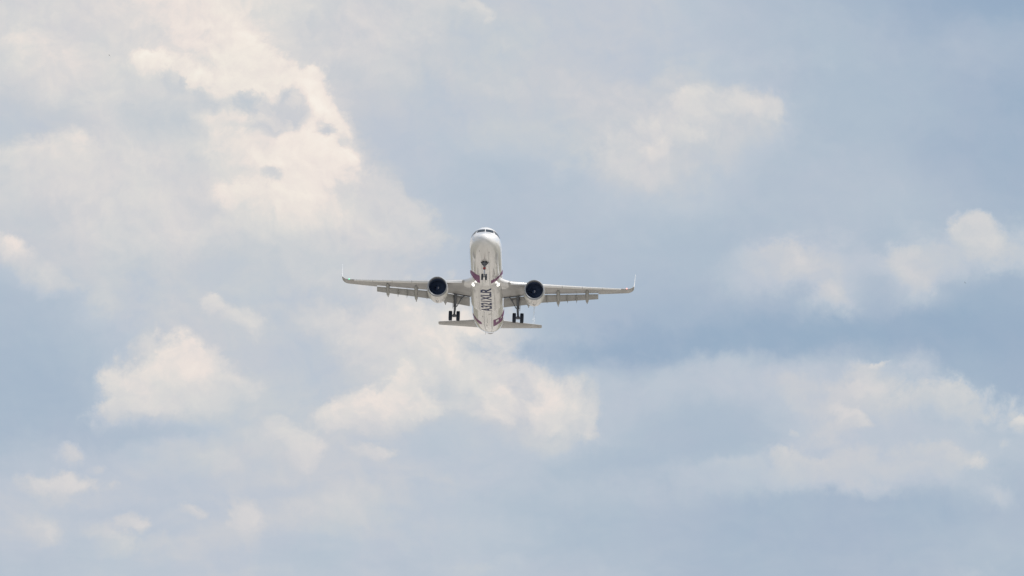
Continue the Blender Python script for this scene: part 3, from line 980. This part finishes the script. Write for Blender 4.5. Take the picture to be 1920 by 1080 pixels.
# ------------------------------------------------------------------ tail surfaces
for s in (-1, 1):
    bm = bmesh.new()
    rings = []
    for i in range(7):
        x = 0.4 + (6.22 - 0.4) * i / 6
        le = 38.1 + 0.60 * (x - 0.4)
        te = 42.15 + 0.165 * (x - 0.4)
        zz = 0.92 + 0.104 * (x - 0.4)
        rings.append(sect(s, x, le, te - le, zz, -2.2, 0.10, camber=-0.01, n=12))
    rings.append(sect(s, 6.34, 41.75, 1.05, 0.92 + 0.104 * 5.95, -2.2, 0.05, camber=0, n=12))
    loft(bm, rings)
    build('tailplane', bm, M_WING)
bm = bmesh.new()
rings = []
for zf in range(7):
    f = zf / 6
    z_ = 1.6 + 6.0 * f
    le, c = 35.2 + 5.2 * f, 6.4 - 4.0 * f
    rings.append([Vector((fz * c, le + fx * c, z_)) for fx, fz in airfoil(0.10, camber=0.0, n=12)])
loft(bm, rings)
build('tail_fin', bm, M_WHITE)


# ------------------------------------------------------------------ landing gear
def wheel(parent, c, rad, width, rim):
    bm = bmesh.new()
    w = width / 2
    prof = [(-w * .55, rim), (-w * .8, rim + (rad - rim) * .25), (-w, rim + (rad - rim) * .55), (-w * .92, rad * .95), (-w * .6, rad), (-w * .3, rad * 1.0), (-w * .25, rad * .985), (-w * .15, rad * .985), (-w * .1, rad),
            (w * .1, rad), (w * .15, rad * .985), (w * .25, rad * .985), (w * .3, rad), (w * .6, rad), (w * .92, rad * .95), (w, rim + (rad - rim) * .55), (w * .8, rim + (rad - rim) * .25), (w * .55, rim)]
    rings = [[c + Vector((dx, r * math.sin(2 * math.pi * k / 40), r * math.cos(2 * math.pi * k / 40))) for k in range(40)] for dx, r in prof]
    loft(bm, rings, cap0=False, cap1=False)
    tyre = build('wheel', bm, M_TYRE, parent)
    bm = bmesh.new()
    prof = [(-w * .6, rim), (-w * .5, rim * .8), (-w * .3, rim * .5), (-w * .75, rim * .3), (-w * .75, .01)]
    for e in (1, -1):
        loft(bm, [[c + Vector((e * dx, r * math.sin(2 * math.pi * k / 28), r * math.cos(2 * math.pi * k / 28))) for k in range(28)] for dx, r in prof], cap0=False)
    return tyre, bm


def wheel_pair(parent, cx, cy, cz, half, rad, width, rim):
    for e in (-1, 1):
        t, b = wheel(parent, Vector((cx + e * half, cy, cz)), rad, width, rim)
        build('wheel_rim', b, M_RIM, parent)


for s in (-1, 1):
    top = Vector((3.78 * s, 21.0, -1.25))
    mid = Vector((3.82 * s, 21.55, -2.62))
    axle = Vector((3.87 * s, 22.0, -3.70))
    bm = bmesh.new()
    tube(bm, [top + Vector((0, 0, .3)), top, mid, mid + (axle - mid) * .06], [.24, .21, .175, .20], 18)
    tube(bm, [mid - Vector((0, .18, -.3)), mid + Vector((0, -.30, -.45)), axle + Vector((0, -.16, .22))], [.06, .05, .05], 8)
    tube(bm, [top + Vector((.12 * s, -.16, -.1)), mid + Vector((.12 * s, -.16, .1))], [.035, .03], 8)
    tube(bm, [top + Vector((-.18 * s, .05, -.2)), mid + Vector((-.14 * s, -.1, .4)), mid + Vector((-.12 * s, -.15, -.4)), axle + Vector((-.1 * s, -.15, .15))], [.03, .03, .025, .02], 8)
    tube(bm, [axle + Vector((-.58, 0, 0)), axle + Vector((.58, 0, 0))], [.095, .095], 12)
    tube(bm, [axle + Vector((-.2, 0, .02)), axle + Vector((.2, 0, .02))], [.19, .19], 14)
    gear = build('main_gear', bm, M_STRUT)
    bm = bmesh.new()
    tube(bm, [mid, axle + Vector((0, 0, .12))], [.115, .12], 16)
    build('oleo_piston', bm, M_STRUT, gear)
    # side stay with its knee
    bm = bmesh.new()
    a_ = Vector((3.62 * s, 21.6, -2.65))
    k_ = Vector((3.08 * s, 21.25, -1.78))
    b_ = Vector((2.62 * s, 21.0, -1.25))
    tube(bm, [a_, k_], [.055, .07], 10)
    tube(bm, [k_, b_], [.075, .10], 10)
    tube(bm, [k_ + Vector((0, -.1, .03)), k_ + Vector((0, .1, .03))], [.11, .11], 10)
    tube(bm, [k_ + Vector((.02 * s, 0, .1)), Vector((3.5 * s, 21.2, -1.5))], [.03, .03], 8)
    build('side_stay', bm, M_STRUT, gear)
    # leg door on the outer side of the strut
    bm = bmesh.new()
    dpts = [(20.75, -1.15), (21.9, -1.2), (22.25, -2.2), (22.1, -2.75), (21.5, -2.95), (21.05, -2.3)]
    loft(bm, [[Vector((s * (4.08 + 0.03 * (z_ + 1.1)), y, z_)) for y, z_ in dpts], [Vector((s * (4.14 + 0.03 * (z_ + 1.1)), y, z_)) for y, z_ in dpts]])
    build('gear_door', bm, M_WING, gear, smooth=False)
    wheel_pair(gear, axle.x, axle.y, axle.z, 0.465, 0.60, 0.43, 0.28)

n_top = Vector((0, 4.75, -1.8))
n_mid = Vector((0, 4.95, -2.95))
n_ax = Vector((0, 5.10, -3.86))
bm = bmesh.new()
tube(bm, [n_top, n_mid, n_mid + Vector((0, 0.01, -.05))], [.15, .125, .15], 16)
tube(bm, [n_top + Vector((0, 1.0, 0.02)), n_mid + Vector((0, .05, .1))], [.06, .06], 10)
tube(bm, [n_mid + Vector((0, -.14, -.1)), n_mid + Vector((0, -.30, -.42)), n_ax + Vector((0, -.12, .2))], [.045, .04, .04], 8)
tube(bm, [n_ax + Vector((-.32, 0, 0)), n_ax + Vector((.32, 0, 0))], [.06, .06], 12)
tube(bm, [Vector((-.26, 4.75, -2.28)), Vector((.26, 4.75, -2.28))], [.09, .09], 10)
tube(bm, [Vector((-.18, 4.72, -2.55)), Vector((.18, 4.72, -2.55))], [.07, .07], 10)
ngear = build('nose_gear', bm, M_STRUT)
bm = bmesh.new()
tube(bm, [n_mid, n_ax], [.075, .08], 14)
build('oleo_piston', bm, M_CHROME, ngear)
bm = bmesh.new()
box(bm, Vector((0, 4.83, -2.86)), .34, .1, .22)
build('steering_collar', bm, M_RED, ngear, smooth=False)
for e in (-1, 1):
    bm = bmesh.new()
    pts = [(.07, -1.98), (.50, -1.94), (.47, -2.12), (.22, -2.40), (.10, -2.46)]
    loft(bm, [[Vector((e * x, 5.12 + k - .25 * x, z_)) for x, z_ in pts] for k in (0, .06)])
    build('gear_door', bm, M_STRUT, ngear, smooth=False)
    t, b = wheel(ngear, n_ax + Vector((e * .235, 0, 0)), 0.385, 0.215, 0.19)
    build('wheel_rim', b, M_RIM, ngear)
decal('nose_bay_shade', [[(-.26, 4.5), (.26, 4.5), (.26, 5.2), (-.26, 5.2)]], M_BAY, fuselage, from_below(0.01))  # dark patch on the skin, painted as the shade inside the bay
# access hatches and vents on the belly
for x, y, wx, wy in ((-1.15, 18.6, .05, .75), (1.05, 18.9, .05, .8), (-.95, 20.6, .9, .035), (.95, 20.6, .9, .035), (-.02, 22.0, .03, 2.6), (.35, 26.2, .35, .30), (-.55, 27.4, .12, .5), (-.1, 31.0, .12, .8), (.1, 24.9, .5, .12), (-.78, 7.2, .04, .4)):
    decal('access_hatch', [[(x - wx / 2, y - wy / 2), (x + wx / 2, y - wy / 2), (x + wx / 2, y + wy / 2), (x - wx / 2, y + wy / 2)]], M_HATCH, fairing if 14.5 < y < 24.5 else fuselage, from_below(0.008), cuts=3)
# belly aerials and masts
for x, y, h_, c_ in ((0.0, 8.3, .28, .35), (0.0, 12.2, .30, .4), (0.0, 28.6, .3, .4), (-.5, 41.6, .22, .12), (.55, 1.9, .12, .15), (-.62, 1.7, .12, .15), (-1.05, 1.2, .1, .1)):
    h = from_below(0.0)(x, y)
    if h is None:
        continue
    bm = bmesh.new()
    loft(bm, [[h + Vector((fz * c_ * 1.3, fx * c_ + q * .12, .03 - q * (h_ + .03))) for fx, fz in airfoil(.16, camber=0, n=6)] for q in (0, 1)])
    build('aerial', bm, M_BAY if abs(x) > 0.4 else M_FAIR, fuselage)

# ------------------------------------------------------------------ vapour streak behind the right-hand engine
bm = bmesh.new()
pts, rad = [], []
for i in range(9):
    f = i / 8
    pts.append(Vector((5.86 - 0.25 * f, 19.2 + 9.6 * f, -2.98 - 0.02 * math.sin(3 * f))))
    rad.append(0.09 + 0.10 * f)
tube(bm, pts, rad, 12)
vm = bpy.data.materials.new('vapour')
vm.use_nodes = True
t = vm.node_tree
t.nodes.remove(t.nodes['Principled BSDF'])
df = t.nodes.new('ShaderNodeBsdfDiffuse')
df.inputs['Color'].default_value = (.95, .95, .95, 1)
tl = t.nodes.new('ShaderNodeBsdfTranslucent')
tl.inputs['Color'].default_value = (.95, .95, .95, 1)
tr = t.nodes.new('ShaderNodeBsdfTransparent')
m1 = t.nodes.new('ShaderNodeMixShader')
m2 = t.nodes.new('ShaderNodeMixShader')
t.links.new(df.outputs[0], m1.inputs[1])
t.links.new(tl.outputs[0], m1.inputs[2])
tcv = t.nodes.new('ShaderNodeTexCoord')
nv = t.nodes.new('ShaderNodeTexNoise')
nv.inputs['Scale'].default_value = 1.3
t.links.new(tcv.outputs['Object'], nv.inputs['Vector'])
mv = t.nodes.new('ShaderNodeMapRange')
mv.inputs['From Min'].default_value = 0.3
mv.inputs['From Max'].default_value = 0.7
mv.inputs['To Min'].default_value = 0.05
mv.inputs['To Max'].default_value = 0.26
t.links.new(nv.outputs['Fac'], mv.inputs['Value'])
sv = t.nodes.new('ShaderNodeSeparateXYZ')
t.links.new(tcv.outputs['Object'], sv.inputs[0])
fv = t.nodes.new('ShaderNodeMapRange')
fv.inputs['From Min'].default_value = 6.6
fv.inputs['From Max'].default_value = -1.0
t.links.new(sv.outputs[1], fv.inputs['Value'])
xv = t.nodes.new('ShaderNodeMath')
xv.operation = 'MULTIPLY'
t.links.new(mv.outputs[0], xv.inputs[0])
t.links.new(fv.outputs[0], xv.inputs[1])
t.links.new(xv.outputs[0], m2.inputs[0])
t.links.new(tr.outputs[0], m2.inputs[1])
t.links.new(m1.outputs[0], m2.inputs[2])
t.links.new(m2.outputs[0], t.nodes['Material Output'].inputs['Surface'])
vap = build('vapour_streak', bm, vm, None)
vap.matrix_world = plane.matrix_world.copy()
vap['kind'] = 'stuff'
vap['label'] = 'thin white vapour streak trailing below the right-hand engine'
vap['category'] = 'vapour'

# ------------------------------------------------------------------ far birds
M_BIRD = mat('bird_plumage', (0.05, 0.048, 0.05), 0.8, var=0.2, vscale=(20, 20, 20))


def bird(px, py, dist, bank, label):
    root = bpy.data.objects.new('bird', None)
    COL.objects.link(root)
    root.empty_display_size = 0.2
    root.location = EYE + (V_F + V_R * ((px - 960) / KPX) + V_U * ((540 - py) / KPX)) * dist
    root.rotation_euler = (0.2, bank, 0.7)
    root['label'] = label
    root['category'] = 'bird'
    root['group'] = 'birds far off in the sky'

    def bb(name, bm, parent):
        bmesh.ops.recalc_face_normals(bm, faces=bm.faces)
        me = bpy.data.meshes.new(name)
        bm.to_mesh(me)
        bm.free()
        for p in me.polygons:
            p.use_smooth = True
        me.materials.append(M_BIRD)
        o = bpy.data.objects.new(name, me)
        COL.objects.link(o)
        o.parent = parent
    bm = bmesh.new()
    tube(bm, [Vector((0, -.11, .01)), Vector((0, -.09, .01)), Vector((0, -.065, 0)), Vector((0, -.02, -.005)), Vector((0, .05, 0)), Vector((0, .10, .005)), Vector((0, .16, .006))], [.002, .014, .017, .028, .022, .010, .018], 10)
    bb('body', bm, root)
    for s in (-1, 1):
        bm = bmesh.new()
        rings = []
        for f, yy, c, z in ((0, -.03, .07, 0), (.35, -.045, .065, .035), (.7, -.02, .05, .04), (1, .03, .012, .02)):
            rings.append([Vector((s * (.015 + .19 * f), yy + fx * c, z + fz * c)) for fx, fz in airfoil(.1, camber=.05, n=4)])
        loft(bm, rings)
        bb('wing', bm, root)


bird(205, 104, 2300, 0.9, 'small dark bird far off before the pale cloud at upper left')
bird(1809.5, 530, 2500, 0.8, 'small dark bird far off below the cloud chain at right')

# ------------------------------------------------------------------ ground far below the frame
def sheet(name, x0, x1, y0, y1, z, m):
    bm = bmesh.new()
    bm.faces.new([bm.verts.new(p) for p in ((x0, y0, z), (x1, y0, z), (x1, y1, z), (x0, y1, z))])
    me = bpy.data.meshes.new(name)
    bm.to_mesh(me)
    bm.free()
    me.materials.append(m)
    o = bpy.data.objects.new(name, me)
    COL.objects.link(o)
    o['kind'] = 'structure'
    return o


def ground_mat(name, c1, c2, scale, stretch):
    m = bpy.data.materials.new(name)
    m.use_nodes = True
    t = m.node_tree
    b = t.nodes['Principled BSDF']
    b.inputs['Roughness'].default_value = 0.9
    c = t.nodes.new('ShaderNodeTexCoord')
    mp = t.nodes.new('ShaderNodeMapping')
    mp.inputs['Scale'].default_value = stretch
    t.links.new(c.outputs['Object'], mp.inputs['Vector'])
    n = t.nodes.new('ShaderNodeTexNoise')
    n.inputs['Scale'].default_value = scale
    n.inputs['Detail'].default_value = 8
    t.links.new(mp.outputs[0], n.inputs['Vector'])
    r = t.nodes.new('ShaderNodeValToRGB')
    r.color_ramp.elements[0].position = 0.35
    r.color_ramp.elements[1].position = 0.65
    r.color_ramp.elements[0].color = (*c1, 1)
    r.color_ramp.elements[1].color = (*c2, 1)
    t.links.new(n.outputs['Fac'], r.inputs['Fac'])
    t.links.new(r.outputs[0], b.inputs['Base Color'])
    return m


sheet('ground', -30000, 30000, -30000, 30000, 0.0, ground_mat('dry_grass', (.105, .10, .065), (.175, .162, .11), 0.012, (1, .4, 1)))
PX = NOSE.x
con = ground_mat('pale_concrete', (.345, .322, .292), (.435, .41, .378), 0.05, (1, .2, 1))
sheet('runway', PX - 40, PX + 40, 200, 9000, 0.02, con)
sheet('taxiway', PX + 150, PX + 185, 200, 9000, 0.02, con)
sheet('bounce_apron', PX - 170, PX - 52.5, 200, 7000, 0.02, con)  # unseen pale concrete, added to bounce light onto the belly
sheet('bounce_strip', PX + 52.5, PX + 140, 200, 7000, 0.02, con)  # another unseen band added for belly bounce and reflected streaks
wl = ground_mat('white_marking', (.74, .74, .72), (.8, .8, .78), 0.3, (1, 1, 1))
for k in (-29, 29):
    sheet('runway_edge_line', PX + k - 0.9, PX + k + 0.9, 210, 8990, 0.06, wl)
    dk = ground_mat('asphalt', (.07, .07, .072), (.11, .11, .11), 0.3, (1, 1, 1))
    sheet('runway_shoulder', PX + (40 if k > 0 else -52), PX + (52 if k > 0 else -40), 200, 9000, 0.03, dk)

# ------------------------------------------------------------------ render settings
scene.cycles.use_adaptive_sampling = True
scene.cycles.adaptive_threshold = 0.012
scene.cycles.adaptive_min_samples = 10
scene.cycles.max_bounces = 6
scene.cycles.volume_bounces = 0
scene.render.film_transparent = False
